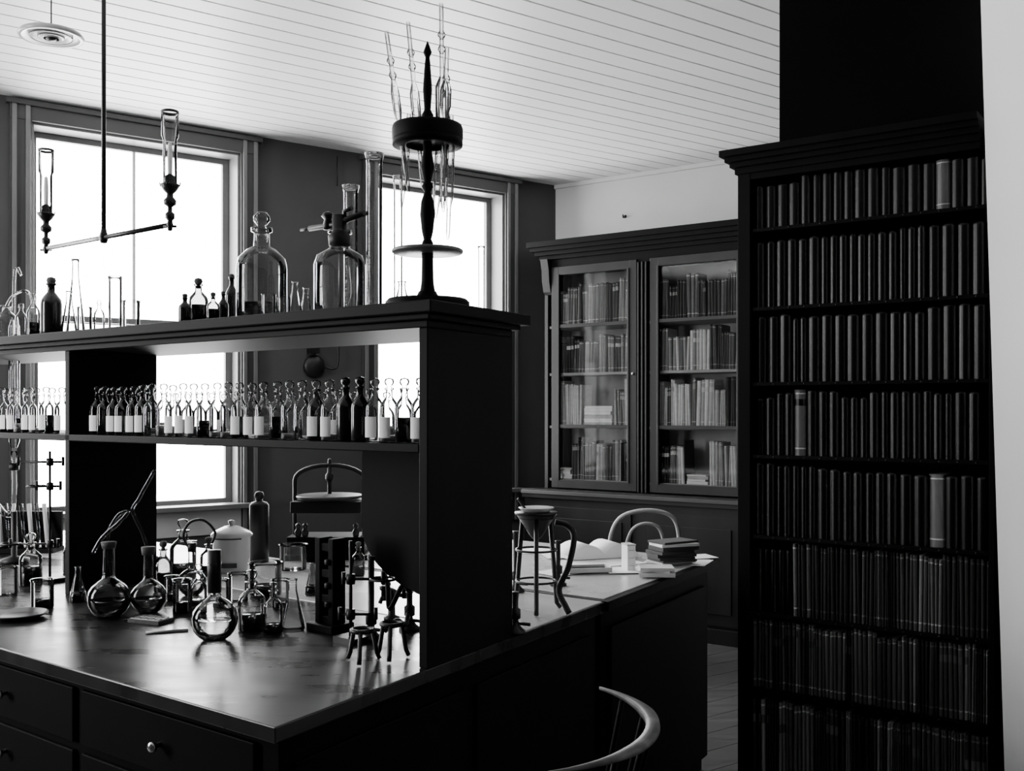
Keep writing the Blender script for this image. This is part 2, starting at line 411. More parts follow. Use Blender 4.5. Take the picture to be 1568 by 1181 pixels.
for o,z0,z1 in ((0.0,1.756,1.775),(0.018,1.775,1.79),(0.04,1.79,1.82)):
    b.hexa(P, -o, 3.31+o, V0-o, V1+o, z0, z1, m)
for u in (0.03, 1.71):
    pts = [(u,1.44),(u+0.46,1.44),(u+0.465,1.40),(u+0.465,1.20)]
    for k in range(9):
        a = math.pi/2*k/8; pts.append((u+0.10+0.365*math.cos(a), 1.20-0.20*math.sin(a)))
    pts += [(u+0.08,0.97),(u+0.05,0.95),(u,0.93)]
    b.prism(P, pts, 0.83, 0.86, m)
b.done(0.003)

# ---------------------------------------------------------------- glassware
def ppx(w, D): return w*D/F
def body(b, p, r, h, m, kind='bottle', seg=20):
    if kind == 'bottle': prof = [(0,0),(r*.92,0),(r,h*.03),(r,h*.55),(r*.93,h*.62),(r*.6,h*.70),(r*.36,h*.75),(r*.34,h*.86),(r*.48,h*.87),(r*.48,h*.90),(r*.34,h*.90)]
    elif kind == 'beaker': prof = [(0,0),(r*.95,0),(r,h*.04),(r,h*.92),(r*1.08,h),(r*1.0,h*.99),(r*.95,h*.9),(r*.93,h*.05)]
    elif kind == 'erlen': prof = [(0,0),(r*.95,0),(r,h*.05),(r*.9,h*.2),(r*.36,h*.78),(r*.33,h*.95),(r*.42,h),(r*.30,h*.98)]
    elif kind == 'flask': 
        prof = [(0,0),(r*.45,0)]
        for k in range(1,9):
            a = -1.1+ (1.1+1.25)*k/8; prof.append((r*math.cos(a), r*.9+r*math.sin(a)))
        z1 = r*1.9
        prof += [(r*.27,z1+r*.1),(r*.25,h*.97),(r*.34,h),(r*.24,h*.99)]
    elif kind == 'cylinder': prof = [(0,0),(r*1.5,0),(r*1.5,h*.02),(r*.9,h*.05),(r*.95,h*.08),(r,h*.95),(r*1.25,h),(r*.95,h*.985)]
    b.lathe(p, prof, m, seg)
def stopper(b, p, r, m='glass_thick'):
    b.lathe(p, [(r*.5,-r*.5),(r*.55,0),(r*.4,r*.25),(r*.85,r*.7),(r*1.0,r*1.2),(r*.8,r*1.75),(0,r*2.0)], m, 12)
def reagent(b, p, r, h, dark=False, label=True, level=0.4, kind='glass_clear'):
    x,y,z = p
    g = 'glass_smoke' if dark else kind
    if dark == 2: g = 'liquid_dark'
    body(b, p, r, h, g, 'bottle', 14)
    if level > 0 and dark != 2:
        b.lathe((x,y,z+0.003), [(0,0),(r*.93,0),(r*.93,h*level),(0,h*level)], 'liquid_dark' if (dark or level > .3) else 'liquid_grey', 14)
    if label: b.label((x,y,z+h*.08), r*1.03, h*.34, 'paper')
    stopper(b, (x,y,z+h*.90), r*.52, 'liquid_dark' if dark == 2 else 'glass_thick')

b = B('reagent_bottles', P(0.8,0.6,1.463))
u = 0.055
while u < 3.2:
    if not 1.63 < u < 1.76:
        rr = random.random()
        dk = (1 if 1.25 < u < 1.63 else (0 if rr > 0.12 else 1))
        if 0.27 < u < 0.36: dk = 2
        hh = 0.158 if dk != 2 else 0.165
        reagent(b, P(u, 0.585+random.uniform(-.006,.006), 1.463), 0.0260, hh*random.uniform(.98,1.02), dk, dk != 2 and rr < 0.62, random.choice((0,0,0.1,0.2,0.32,0.4)))
    u += 0.0565
b.done()
b = B('reagent_bottles', P(0.8,0.7,1.463))
u = 0.08
while u < 1.6:
    reagent(b, P(u, 0.70, 1.463), 0.022, 0.135*random.uniform(.9,1.03), False, random.random() < .25, random.choice((0,0,0.15,0.3)))
    u += 0.066
b.done()

TOP = 1.82
def shelf(px, v=0.72):
    u = un(px, v); p = P(u, v, TOP); return Vector(p)
def ztop(p, py): return EYE+(HOR-py)/F*p.y
p = shelf(409, .70); r = ppx(39,p.y); H = ztop(p,385)-TOP
b = B('stoppered_glass_jar', p)
b.lathe(p, [(0,0),(r*.93,0),(r,.01),(r,H*.72),(r*.93,H*.84),(r*.6,H*.95),(r*.32,H),(r*.30,H*1.17),(r*.42,H*1.19),(r*.42,H*1.24),(r*.28,H*1.24)], 'glass_thick', 28)
b.lathe(p, [(0,.004),(r*.95,.004),(r*.95,H*.25),(0,H*.25)], 'glass_smoke', 28)
b.lathe(p+Vector((0,0,H*1.24)), [(r*.25,-.01),(r*.28,0),(r*.16,.006),(r*.33,.022),(r*.33,.034),(r*.2,.048),(0,.052)], 'glass_thick', 16)
b.done()
p = shelf(531,.70); r = ppx(40,p.y); H = ztop(p,400)-TOP
b = B('aspirator_bottle', p)
b.lathe(p, [(0,0),(r*.93,0),(r,.01),(r,H*.86),(r*.9,H*1.0),(r*.5,H*1.1),(r*.36,H*1.14),(r*.36,H*1.35),(r*.46,H*1.37),(r*.46,H*1.42),(r*.3,H*1.42)], 'glass_clear', 28)
zc = ztop(p,350)
b.lathe((p.x,p.y,ztop(p,385)), [(0,0),(r*.42,0),(r*.46,.03),(r*.3,.04),(r*.3,.09),(0,.09)], 'rubber', 14)
d = Vector((-L.x,-L.y,0))
c = Vector((p.x,p.y,zc))
b.tube([c-d*.13, c-d*.03, c+d*.10+Vector((0,0,.02))], .009, 'iron', 8)
b.tube([c-d*.13, c-d*.17+Vector((0,0,-.0))], .004, 'iron', 6)
b.lathe(c-d*.05+Vector((0,0,-.012)), [(0,0),(.014,0),(.016,.012),(.011,.03),(.02,.04),(.014,.05),(0,.055)], 'iron', 10)
b.tube([c+d*.02, c+d*.02+Vector((0,0,.035)), c+d*.05+Vector((0,0,.04))], .007, 'iron', 8)
b.tube([(p.x,p.y,zc-.05),(p.x,p.y,TOP+.02)], .004, 'glass_thick', 6)
b.tube([(p.x+.03,p.y-.0,zc-.12),(p.x+.035,p.y,TOP+.06),(p.x+.01,p.y,TOP+.01)], .004, 'glass_thick', 6, True)
b.done()
for px, wpx, py, v in ((548,13,290,.88),(585,15,240,.72)):
    p = shelf(px,v); b = B('measuring_cylinder', p); body(b, p, ppx(wpx,p.y)*.85, ztop(p,py)-TOP, 'glass_clear', 'cylinder', 20)
    body(b, p+Vector((0,0,.006)), ppx(wpx,p.y)*.72, (ztop(p,py)-TOP)*.97, 'glass_thick', 'cylinder', 20)
    for k in range(12): 
        zz = TOP+.06+k*.02; rr = ppx(wpx,p.y)*.85+.0006
        b.label((p.x,p.y,zz), rr, .0015, 'iron', span=.35)
    b.done()
def shelf_item(name, px, wpx, py, kind, mat='glass_clear', v=.68, stop=None, liq=None):
    p = shelf(px, v); r = ppx(wpx/2, p.y); h = ztop(p,py)-TOP
    b = B(name, p); body(b, p, r, h/(0.93 if stop else 1), mat, kind, 18)
    if liq: b.lathe(p, [(0,.003),(r*.9,.003),(r*.9,h*liq),(0,h*liq)], 'liquid_dark', 16)
    if stop: stopper(b, (p.x,p.y,TOP+h*.92), r*.45, stop)
    b.done()
shelf_item('brown_bottle', 310, 30, 442, 'bottle', 'glass_smoke', stop='cork', liq=.5)
shelf_item('brown_bottle', 289, 20, 464, 'bottle', 'liquid_dark', stop='cork', v=.60)
shelf_item('brown_bottle', 333, 20, 462, 'bottle', 'glass_smoke', stop='cork', liq=.5, v=.60)
shelf_item('brown_bottle', 349, 16, 458, 'bottle', 'liquid_dark', stop='cork', v=.66)
shelf_item('brown_bottle', 362, 20, 430, 'bottle', 'liquid_dark', stop='cork', v=.82)
shelf_item('conical_flask', 461, 26, 440, 'erlen', 'glass_thick', liq=.1)
shelf_item('conical_flask', 478, 24, 450, 'erlen', 'glass_thick', v=.84)
shelf_item('glass_beaker', 420, 22, 460, 'beaker', 'glass_thick', v=.58)
shelf_item('glass_beaker', 444, 20, 465, 'beaker', 'glass_thick', v=.58)
shelf_item('brown_bottle', 80, 32, 440, 'bottle', 'liquid_dark', stop='cork', v=.62)
shelf_item('small_bottle', 155, 16, 472, 'bottle', 'glass_thick', stop='glass_thick')
shelf_item('small_bottle', 52, 20, 462, 'bottle', stop='glass_thick', liq=.4)
shelf_item('small_bottle', 33, 18, 478, 'bottle', stop='glass_thick', v=.58)
shelf_item('conical_flask', 118, 30, 405, 'erlen', v=.82)
shelf_item('conical_flask', 108, 26, 455, 'erlen', v=.66)
shelf_item('glass_beaker', 180, 20, 432, 'beaker', v=.84)
shelf_item('glass_beaker', 205, 26, 470, 'beaker', v=.80)
shelf_item('glass_beaker', 132, 22, 480, 'beaker', v=.58)
shelf_item('conical_flask', 628, 34, 440, 'erlen', v=.84)
shelf_item('measuring_cylinder', 752, 10, 385, 'cylinder', v=.88)
shelf_item('measuring_cylinder', 622, 14, 275, 'cylinder', v=.92)
p = shelf(10,.70); b = B('glass_retort', p)
body(b, p, .045, .17, 'glass_clear', 'bottle', 20)
b.tube([p+Vector((0,0,.15)), p+Vector((.03,-.01,.19)), p+Vector((.08,-.03,.21)), p+Vector((.12,-.05,.19)), p+Vector((.13,-.05,.14))], .006, 'glass_thick', 8, True)
b.done()

p = Vector(P(un(668,.74), .74, TOP))
zz = lambda py: ztop(p,py)
b = B('pipette_stand', p)
b.lathe(p, [(0,0),(.112,0),(.116,.006),(.116,.026),(.108,.034),(.05,.038),(.03,.044),(.024,.056)], 'dark_wood', 40)
prof = [(.022,.05)]
for r_,y_ in ((.017,440),(.016,405),(.016,380),(.011,374),(.016,362),(.021,335),(.018,315),(.009,300),(.017,292),(.010,284),(.019,262),(.012,235),(.012,190),(.017,180),(.009,172),(.013,140),(.008,100),(.006,90),(.012,82),(.006,72),(0,63)): prof.append((r_, zz(y_)-TOP))
b.lathe(p, prof, 'dark_wood', 16)
def ringdisc(z0, z1, R, m):
    b.lathe((p.x,p.y,0), [(.0,z0),(R*.97,z0),(R,z0+(z1-z0)*.2),(R,z1-(z1-z0)*.2),(R*.97,z1),(0,z1)], m, 40)
ringdisc(zz(396), zz(390), .098, 'sash_paint')
ringdisc(zz(222), zz(197), .098, 'dark_wood')
b.lathe((p.x,p.y,zz(228)), [(.06,0),(.097,0),(.097,.02),(.06,.02)], 'dark_wood', 30)
b.done()
b = B('pipettes', p)
def pip(dx, dy, ztp, zbt, lean, zb1, zb2, rb=.010):
    a = Vector((p.x+dx, p.y+dy, 0)); q = lambda z: a+Vector((lean*(z-zz(205)), 0, z))
    zl = [(.003,zbt),(.006,zbt+.02),(.0065,zb1),(rb,zb1+.03),(rb,zb2-.03),(.0065,zb2),(.006,ztp)]
    R = Matrix.Rotation(math.atan(lean),3,'Y')
    b.lathe(q(zbt), [(r,(z-zbt)) for r,z in zl], 'glass_thick', 12, R)
    b.lathe(q(zbt), [(r*.6,(z-zbt)) for r,z in zl], 'glass_thick', 10, R)
    for dz in (.10,.14): b.lathe(q(ztp-dz), [(.0065,0),(.011,.008),(.011,.014),(.0065,.022)], 'glass_thick', 12, R)
pip(-.075,0,zz(45),zz(300),-.14,zz(190),zz(125),.012); pip(-.03,.05,zz(22),zz(290),-.09,zz(190),zz(120),.014); pip(.04,.02,zz(0),zz(330),-.01,zz(200),zz(115),.020); pip(.05,-.04,zz(80),zz(330),.03,zz(190),zz(130),.016)
pip(-.06,.04,zz(170),zz(320),.08,zz(300),zz(215),.011); pip(.03,.06,zz(180),zz(335),.05,zz(320),zz(215),.012); pip(.065,.0,zz(180),zz(375),.03,zz(325),zz(215),.012)
b.done()

# ---------------------------------------------------------------- objects on the bench
BT = 0.90; BP = 0.9028
def surf(px, py):          # front bench top or the raised pale covering behind the shelf
    p = on(px,py,BT); d = Vector((p.x,p.y))-A0
    v = (d.y*L.x-d.x*L.y)/(L.x*E.y-L.y*E.x)
    return BT if v < .97 else (BP if v < 1.575 else 0.9052)
def bench_item(name, px, py, wpx, ptop, kind, mat='glass_clear', liq=None, stop=None, neckstop=False, z=None, lm='liquid_dark'):
    z = surf(px,py) if z is None else z
    p = on(px, py, z); D = p.y; r = ppx(wpx/2, D); h = EYE-(ptop-HOR)/F*D-z
    b = B(name, p); body(b, p, r, h, mat, kind, 22)
    if liq:
        if kind == 'flask':
            prof = [(0,.002),(r*.42,.002)]
            for k in range(1,6):
                a = -1.1+(1.1-0.1)*k/5; prof.append((r*.95*math.cos(a), r*.9+r*.95*math.sin(a)))
            prof.append((0, prof[-1][1])); b.lathe(p, prof, lm, 20)
        else: b.lathe(p, [(0,.003),(r*.9,.003),(r*.9,h*liq),(0,h*liq)], lm, 18)
    if stop: stopper(b, (p.x,p.y,z+h*.9), r*.45, stop)
    if neckstop: b.lathe((p.x,p.y,z+h*.62), [(r*.2,0),(r*.3,.0),(r*.3,h*.55),(0,h*.55)], 'rubber', 12)
    return b, p, r, h
def fin(t): t[0].done()
fin(bench_item('round_flask', 335, 1000, 72, 880, 'flask', liq=.3, neckstop=True, lm='glass_thick'))
t = bench_item('distilling_flask', 170, 965, 66, 850, 'flask', 'glass_thick', liq=.4, lm='glass_smoke'); b,p,r,h = t
b.lathe((p.x,p.y,BT+h*.94), [(0,0),(r*.3,0),(r*.36,.02),(0,.02)], 'cork', 12)
q = Vector((p.x,p.y,BT+h)); b.tube([q, q+Vector((0,0,.04)), q+Vector((.03,0,.09)), q+Vector((.06,0,.10)), q+Vector((.03,0,.065)), q+Vector((-.02,0,.02)), q+Vector((-.05,0,-.03))], .006, 'glass_thick', 8, True); b.done()
t = bench_item('distilling_flask', 232, 958, 56, 862, 'flask', 'glass_thick', liq=.4, lm='glass_smoke'); b,p,r,h = t
q = Vector((p.x,p.y,BT+h)); b.lathe(q-Vector((0,0,.01)), [(0,0),(r*.35,0),(r*.4,.025),(0,.025)], 'cork', 12)
b.tube([q, q+Vector((-.02,0,.06)), q+Vector((-.05,0,.13)), q+Vector((-.03,0,.17)), q+Vector((.02,0,.26))], .006, 'glass_thick', 8, True); b.done()
p = on(362, 893, BP); D = p.y; r = ppx(29,D); Hh = EYE-(818-HOR)/F*D-BP
b = B('lidded_porcelain_jar', p)
b.lathe(p, [(0,0),(r*.8,0),(r*.9,Hh*.05),(r*.97,Hh*.3),(r,Hh*.72),(r*1.1,Hh*.74),(r*1.1,Hh*.78),(r*.95,Hh*.84),(r*.4,Hh*.94),(r*.12,Hh*.96),(r*.2,Hh*1.05),(0,Hh*1.08)], 'porcelain', 28)
b.label((p.x,p.y,p.z+Hh*.12), r*1.0, Hh*.10, 'cork', span=1.2); b.label((p.x,p.y,p.z+Hh*.70), r*1.105, Hh*.03, 'cork', span=1.4)
b.done()
p = on(405, 878, BP); D = p.y; r = ppx(15,D); Hh = EYE-(785-HOR)/F*D-BP
b = B('dark_reagent_bottle', p)
b.lathe(p, [(0,0),(r,0),(r,Hh*.95),(r*.8,Hh),(r*.35,Hh*1.02),(r*.35,Hh*1.07),(r*.5,Hh*1.1),(r*.4,Hh*1.17),(0,Hh*1.19)], 'rubber', 18); b.done()
for (nm,px,py,w,tp,k,mt,lq,st) in (
  ('glass_beaker',458,890,42,850,'beaker','glass_clear',None,None),
  ('glass_beaker',415,930,50,878,'beaker','glass_thick',.3,None),
  ('conical_flask',457,985,40,905,'erlen','glass_clear',None,None),
  ('glass_bottle',393,985,42,900,'bottle','glass_thick',.3,'glass_thick'),
  ('glass_bottle',427,990,30,915,'bottle','glass_thick',.2,'glass_thick'),
  ('glass_bottle',286,905,40,820,'bottle','glass_clear',.3,'glass_thick'),
  ('glass_bottle',255,925,28,850,'bottle','glass_smoke',.4,'cork'),
  ('glass_bottle',310,960,26,885,'bottle','glass_thick',.3,'glass_thick'),
  ('glass_beaker',284,957,28,905,'beaker','glass_thick',.3,None),
  ('glass_beaker',268,940,22,900,'beaker','glass_thick',.3,None),
  ('glass_beaker',372,940,30,895,'beaker','glass_thick',None,None),
  ('glass_beaker',235,900,24,870,'beaker','glass_thick',.4,None),
  ('conical_flask',488,930,24,880,'erlen','glass_smoke',.3,None),
  ('glass_bottle',112,895,26,835,'bottle','glass_thick',.4,'glass_thick'),
  ('glass_bottle',48,915,34,840,'bottle','glass_thick',.4,'glass_thick'),
  ('glass_beaker',66,950,34,905,'beaker','glass_thick',.3,None),
  ('glass_beaker',12,930,30,885,'beaker','glass_thick',None,None),
  ('conical_flask',122,940,26,885,'erlen','glass_thick',.3,None),
  ('glass_beaker',208,905,20,870,'beaker','glass_clear',None,None),
  ('glass_bottle',326,900,26,845,'bottle','glass_thick',.3,'cork'),
  ('glass_beaker',345,950,24,905,'beaker','glass_clear',.2,None),
  ('glass_beaker',438,950,26,905,'beaker','glass_clear',.2,None),
  ('glass_bottle',560,900,20,850,'bottle','glass_smoke',.3,'cork'),
  ): fin(bench_item(nm,px,py,w,tp,k,mt,lq,st))
t = bench_item('wash_bottle', 300, 930, 44, 845, 'flask', 'glass_clear', liq=.2, lm='glass_smoke'); b,p,r,h = t
q = Vector((p.x,p.y,p.z+h*.8)); b.tube([q, q+Vector((-.03,0,.05)), q+Vector((-.01,0,.10)), q+Vector((.04,0,.11)), q+Vector((.08,0,.07)), q+Vector((.07,0,.03))], .005, 'rubber', 8, True)
b.lathe(q, [(0,0),(r*.3,0),(r*.33,.03),(0,.03)], 'rubber', 12); b.done()
p = on(236,972,BT); b = B('porcelain_spot_plate', p)
b.box((p.x,p.y,BT+.006),(.12,.07,.012),'cork',-.4); b.box((p.x,p.y,BT+.0125),(.11,.06,.002),'porcelain',-.4)
for i in range(4):
    for j in range(2):
        a = Matrix.Rotation(-.4,3,'Z') @ Vector((-.042+.028*i,-.016+.032*j,.0135)); b.lathe(Vector((p.x,p.y,BT))+a, [(0,0),(.008,0),(.011,.002),(.012,0)], 'cork', 12)
b.done(.001)
p = on(262,990,BT); b = B('glass_stirring_rod', p); b.tube([p+Vector((-.06,-.01,.004)),p+Vector((.05,.03,.004))], .004,'porcelain',8); b.done()
p = on(30,966,BT); b = B('evaporating_dish', p); b.lathe(p, [(0,0),(.05,0),(.07,.008),(.085,.014),(.082,.018),(.05,.008),(0,.006)],'iron',32); b.done()

yw = math.atan2(L.y, L.x)
p = on(516, 985, BT); D = p.y
b = B('burette_clamp_block', p); hgt = EYE-(840-HOR)/F*D-BT
b.box((p.x,p.y,BT+.012),(.11,.09,.024),'dark_wood',yw)
for dx in (-.028,.028): 
    a = Matrix.Rotation(yw,3,'Z') @ Vector((dx,0,0)); b.box((p.x+a.x,p.y+a.y,BT+hgt/2),(.022,.05,hgt),'dark_wood',yw)
for f in (.12,.35,.62,.9): b.box((p.x,p.y,BT+hgt*f),(.08,.04,.025),'dark_wood',yw)
for f in (.3,.5,.75): b.lathe((p.x,p.y-.03,BT+hgt*f), [(0,-.01),(.012,-.008),(.012,.008),(0,.01)],'iron',10)
b.done(.003)

def retort_stand(px, py, ptop, arms, name='retort_stand', base=(.16,.10)):
    z0 = surf(px,py); p = on(px,py,z0); D = p.y; zt = EYE-(ptop-HOR)/F*D
    b = B(name, p); b.box((p.x,p.y,z0+.008),(base[0],base[1],.016),'iron',yw)
    b.tube([(p.x,p.y,z0),(p.x,p.y,zt)], .005,'iron',10)
    for (ay, x0, x1, ring) in arms:
        z = EYE-(ay-HOR)/F*D
        b.lathe((p.x,p.y,z-.014), [(0,0),(.012,0),(.014,.014),(.012,.028),(0,.028)],'iron',10)
        b.tube([(p.x+x0,p.y,z),(p.x+x1,p.y,z)], .004,'iron',8)
        for xx in (x0,x1): b.tube([(p.x+xx,p.y,z-.015),(p.x+xx,p.y,z+.02)], .006,'iron',8)
        if ring:
            c = Vector((p.x+(x1 if abs(x1)>abs(x0) else x0),p.y,z)); b.tube([c+Vector((.035*math.cos(a),.035*math.sin(a),0)) for a in [2*math.pi*k/20 for k in range(21)]], .004,'iron',6)
    b.done(); return p
retort_stand(78,908,705,((722,-.12,.05,False),(760,-.05,.04,True),(850,-.15,.03,True)), base=(.12,.08))
p = on(25,880,BP); D = p.y; Z = lambda y: EYE-(y-HOR)/F*D
b = B('glass_condenser', p)
x = (22-800)/F*D
b.lathe((x,D,Z(700)), [(.012,0),(.022,.03),(.022,Z(500)-Z(700)-.03),(.012,Z(500)-Z(700))],'glass_thick',16)
b.tube([(x,D,Z(705)),(x,D,Z(790)),(x-.03,D,Z(805)),(x-.07,D,Z(790))], .012,'glass_clear',10,True)
b.tube([(x,D,Z(700)),(x,D,Z(440)),(x+.03,D,Z(430))], .006,'glass_thick',8,True)
b.lathe((x,D,Z(735)), [(0,0),(.02,0),(.02,.03),(0,.03)],'rubber',12)
b.lathe((x,D,BP), [(0,0),(.06,0),(.06,.02),(.012,.03),(.012,Z(800)-BP)],'iron',16)
b.done()
p = on(40,862,BP); b = B('test_tube_rack', p)
b.box((p.x,p.y,BP+.01),(.30,.12,.02),'dark_wood',0); b.box((p.x,p.y+.04,BP+.10),(.30,.015,.16),'dark_wood',0)
for k in range(8):
    a = p+Vector((-.13+.035*k,-.03,.025)); b.tube([a,a+Vector((-.04,.05,.19))],.010,'porcelain' if k%2 else 'glass_clear',8)
b.done()

def burner(px, py, ptop, name='bunsen_burner', sc=1.0):
    z0 = surf(px,py); p = on(px,py,z0); D = p.y; zt = EYE-(ptop-HOR)/F*D-z0
    b = B(name, p)
    b.lathe(p, [(0,0),(.045*sc,0),(.045*sc,.008),(.03*sc,.016),(.012,.028),(.009,.04),(.016,.045),(.016,.07),(.009,.075),(.009,zt*.95),(.012,zt),(.007,zt)],'iron',18)
    b.tube([p+Vector((0,0,.03)),p+Vector((.06*sc,-.02,.03))],.005,'iron',8)
    return b,p,zt
def tripod(px, py, ptop, R, name='iron_tripod', tr=.006):
    z0 = surf(px,py); p = on(px,py,z0); D = p.y; zt = EYE-(ptop-HOR)/F*D
    b = B(name,p)
    b.tube([(p.x+R*.6*math.cos(a),p.y+R*.6*math.sin(a),zt) for a in [2*math.pi*k/24 for k in range(25)]], tr,'iron',8)
    for k in range(3):
        a = 2*math.pi*k/3+.5
        b.tube([(p.x+R*.6*math.cos(a),p.y+R*.6*math.sin(a),zt),(p.x+R*.9*math.cos(a),p.y+R*.9*math.sin(a),z0+.02),(p.x+R*1.05*math.cos(a),p.y+R*1.05*math.sin(a),z0+.005)], tr,'iron',8)
    return b,p,zt
for px,py,tp in ((566,1035,985),(612,1030,975)):
    b,p,zt = tripod(px,py,tp,.045); b.done()
b,p,zt = burner(580,1000,870,sc=.7); b.tube([p+Vector((.04,-.02,.03)),p+Vector((.07,.02,.05)),p+Vector((.09,.1,.03)),p+Vector((.10,.16,.15)),p+Vector((.13,.2,.18)),p+Vector((.16,.24,.05))],.008,'rubber',8,True); b.done()
b,p,zt = burner(640,985,925,sc=.7); b.tube([p+Vector((.0,0,zt)),p+Vector((-.02,.0,zt+.02)),p+Vector((-.06,.02,.06)),p+Vector((-.07,.05,.12)),p+Vector((-.09,.1,.16))],.008,'rubber',8,True); b.done()
retort_stand(548,1003,845,((905,-.02,.09,True),(960,-.03,.07,False)),base=(.08,.06))
p = on(612,968,BT); b = B('bench_gas_tap', p)
b.lathe(p, [(0,0),(.025,0),(.025,.008),(.012,.014),(.01,.06),(.016,.07),(.016,.09),(0,.1)],'iron',16)
for a in (0,2.1,4.2):
    d = Vector((math.cos(a),math.sin(a),0)); b.tube([p+Vector((0,0,.075)), p+d*.05+Vector((0,0,.075)), p+d*.06+Vector((0,0,.06))], .007,'iron',8); b.lathe(p+d*.04+Vector((0,0,.065)), [(0,0),(.009,0),(.009,.03),(.014,.034),(.014,.044),(0,.046)],'iron',10)
b.done()
b,p,zt = tripod(838,955,808,.085,'water_bath_tripod',.0075)
b.lathe((p.x,p.y,zt-.07), [(0,0),(.012,0),(.02,.01),(.062,.075),(.07,.08),(.07,.086),(.05,.086),(0,.084)],'iron',26)
b.lathe((p.x,p.y,zt+.016), [(0,0),(.04,0),(.058,.014),(.055,.016),(.035,.006),(0,.005)],'porcelain',24)
b.tube([(p.x-.03,p.y,zt+.02),(p.x-.06,p.y-.01,zt+.06)],.004,'iron',6)
for dz in (.10,.2): b.tube([(p.x+.065*math.cos(a),p.y+.065*math.sin(a),BT+dz) for a in [2*math.pi*k/24 for k in range(25)]], .004,'iron',6)
b.tube([p+Vector((.06,0,zt-BT-.02)),p+Vector((.10,0,zt-BT-.03)),p+Vector((.12,-.02,.24)),p+Vector((.10,-.05,.15)),p+Vector((.07,-.06,.08)),p+Vector((.09,-.08,.03)),p+Vector((.10,-.09,.012))],.010,'rubber',10,True)
b.done()
b,p,zt = burner(805,990,925,sc=.7); b.done()
b,p,zt = burner(806,925,830,sc=.7); b.done()
b,p,zt = burner(872,915,845,sc=.7); b.done()

p = on(515,872,BT); p.z = BP; D = p.y; Z = lambda y: EYE-(y-HOR)/F*D; X = lambda x: (x-800)/F*D
b = B('copying_press', p)
w = X(568)-X(460)
b.box((p.x,p.y,BP+.055),(w*1.1,.20,.09),'dark_wood',0); b.box((p.x,p.y,BP+.012),(w*1.2,.22,.024),'dark_wood',0)
b.box((p.x,p.y,Z(790)),(w*1.0,.20,.05),'iron',0)
b.lathe((p.x,p.y,Z(778)), [(0,0),(w*.46,0),(w*.48,.008),(w*.46,.014),(w*.12,.018),(0,.018)],'trim_paint',36)
arch = [(p.x-w*.5,p.y,BP+.1)]+[(p.x+w*.5*math.cos(a),p.y,Z(750)+ (Z(727)-Z(750))*math.sin(a)) for a in [math.pi-math.pi*k/12 for k in range(13)]]+[(p.x+w*.5,p.y,BP+.1)]
b.tube(arch,.010,'iron',10)
b.lathe((p.x,p.y,Z(778)), [(.009,0),(.009,.07),(.018,.08),(.018,.10),(.01,.11),(.008,Z(718)-Z(778)),(0,Z(716)-Z(778))],'iron',14)
for dx in (-.4,-.3,.42): b.lathe((p.x+w*dx,p.y-.08,BP+.1), [(0,0),(.012,0),(.016,.02),(.008,.035),(.013,.05),(0,.062)],'brass_dark',12)
b.done(.003)

DT = 0.905
b = B('loose_papers', P(0.6,2.1,DT))
for (px,py,sx,sy,yw2,z) in ((935,880,.34,.22,.5,0),(900,868,.3,.2,.2,.003),(1060,878,.26,.18,-.4,0),(880,895,.2,.14,.7,.002),(985,893,.2,.15,.1,.004),(850,862,.25,.2,-.2,0),(1090,872,.14,.12,.3,.004),(700,850,.3,.2,.3,0)):
    p = on(px,py,DT); b.box((p.x,p.y,DT+.002+z),(sx,sy,.002),'paper',yw2)
b.done()
def stack(name, px, py, n, sx, sy, yaw, mats, th=.012):
    p = on(px,py,DT+.004); b = B(name,p); z = DT+.007
    for k in range(n):
        t = th*random.uniform(.7,1.5); b.box((p.x+random.uniform(-.01,.01),p.y+random.uniform(-.01,.01),z+t/2),(sx*random.uniform(.85,1),sy*random.uniform(.85,1),t*.96),random.choice(mats),yaw+random.uniform(-.2,.2)); z += t
    b.done(.001)
stack('stack_of_books', 1050, 880, 8, .19, .13, .4, ['paper','paper_old','cloth_dark','cloth_dark'])
stack('stack_of_books', 1024, 900, 3, .14, .10, -.2, ['paper','paper_old'], .01)
p = on(930,868,DT+.006); b = B('open_book', p)
for sgn in (-1,1):
    prev = None
    for k in range(9):
        t = k/8; xx = sgn*t*.16; zz_ = .014+.055*math.sin(t*math.pi)**.8*(1-t*.4)
        d = Matrix.Rotation(.35,3,'Z'); a = d@Vector((xx,-.1,zz_)); c = d@Vector((xx,.1,zz_)); a0 = d@Vector((xx,-.1,.0)); c0 = d@Vector((xx,.1,0))
        cur = [b.V(p+a),b.V(p+c),b.V(p+c0),b.V(p+a0)]
        if prev:
            for i in range(4): b.face([prev[i],prev[(i+1)%4],cur[(i+1)%4],cur[i]],'paper',i==0)
        prev = cur
    b.face(prev,'paper')
b.done(recalc=True)
p = on(982,890,DT+.006); b = B('card_box', p); b.box((p.x,p.y,p.z+.05),(.035,.06,.10),'paper',.3); b.box((p.x,p.y,p.z+.101),(.038,.063,.006),'paper_old',.3)
for k in range(3): b.box((p.x+.01,p.y-.031,p.z+.02+.03*k),(.025,.002,.003),'paper_old',.3)
b.done(.001)
p = on(918,893,DT+.006); b = B('pen_tray', p); b.box((p.x,p.y,p.z+.003),(.17,.09,.006),'dark_wood',.2)
for dy in (-.045,.045): 
    a = Matrix.Rotation(.2,3,'Z')@Vector((0,dy,0)); b.box((p.x+a.x,p.y+a.y,p.z+.011),(.17,.006,.018),'paper_old',.2)
for dx in (-.085,.085):
    a = Matrix.Rotation(.2,3,'Z')@Vector((dx,0,0)); b.box((p.x+a.x,p.y+a.y,p.z+.011),(.006,.09,.018),'paper_old',.2)
b.tube([p+Vector((-.06,0,.012)),p+Vector((.07,.02,.012))],.004,'dark_wood',8); b.done(.001)

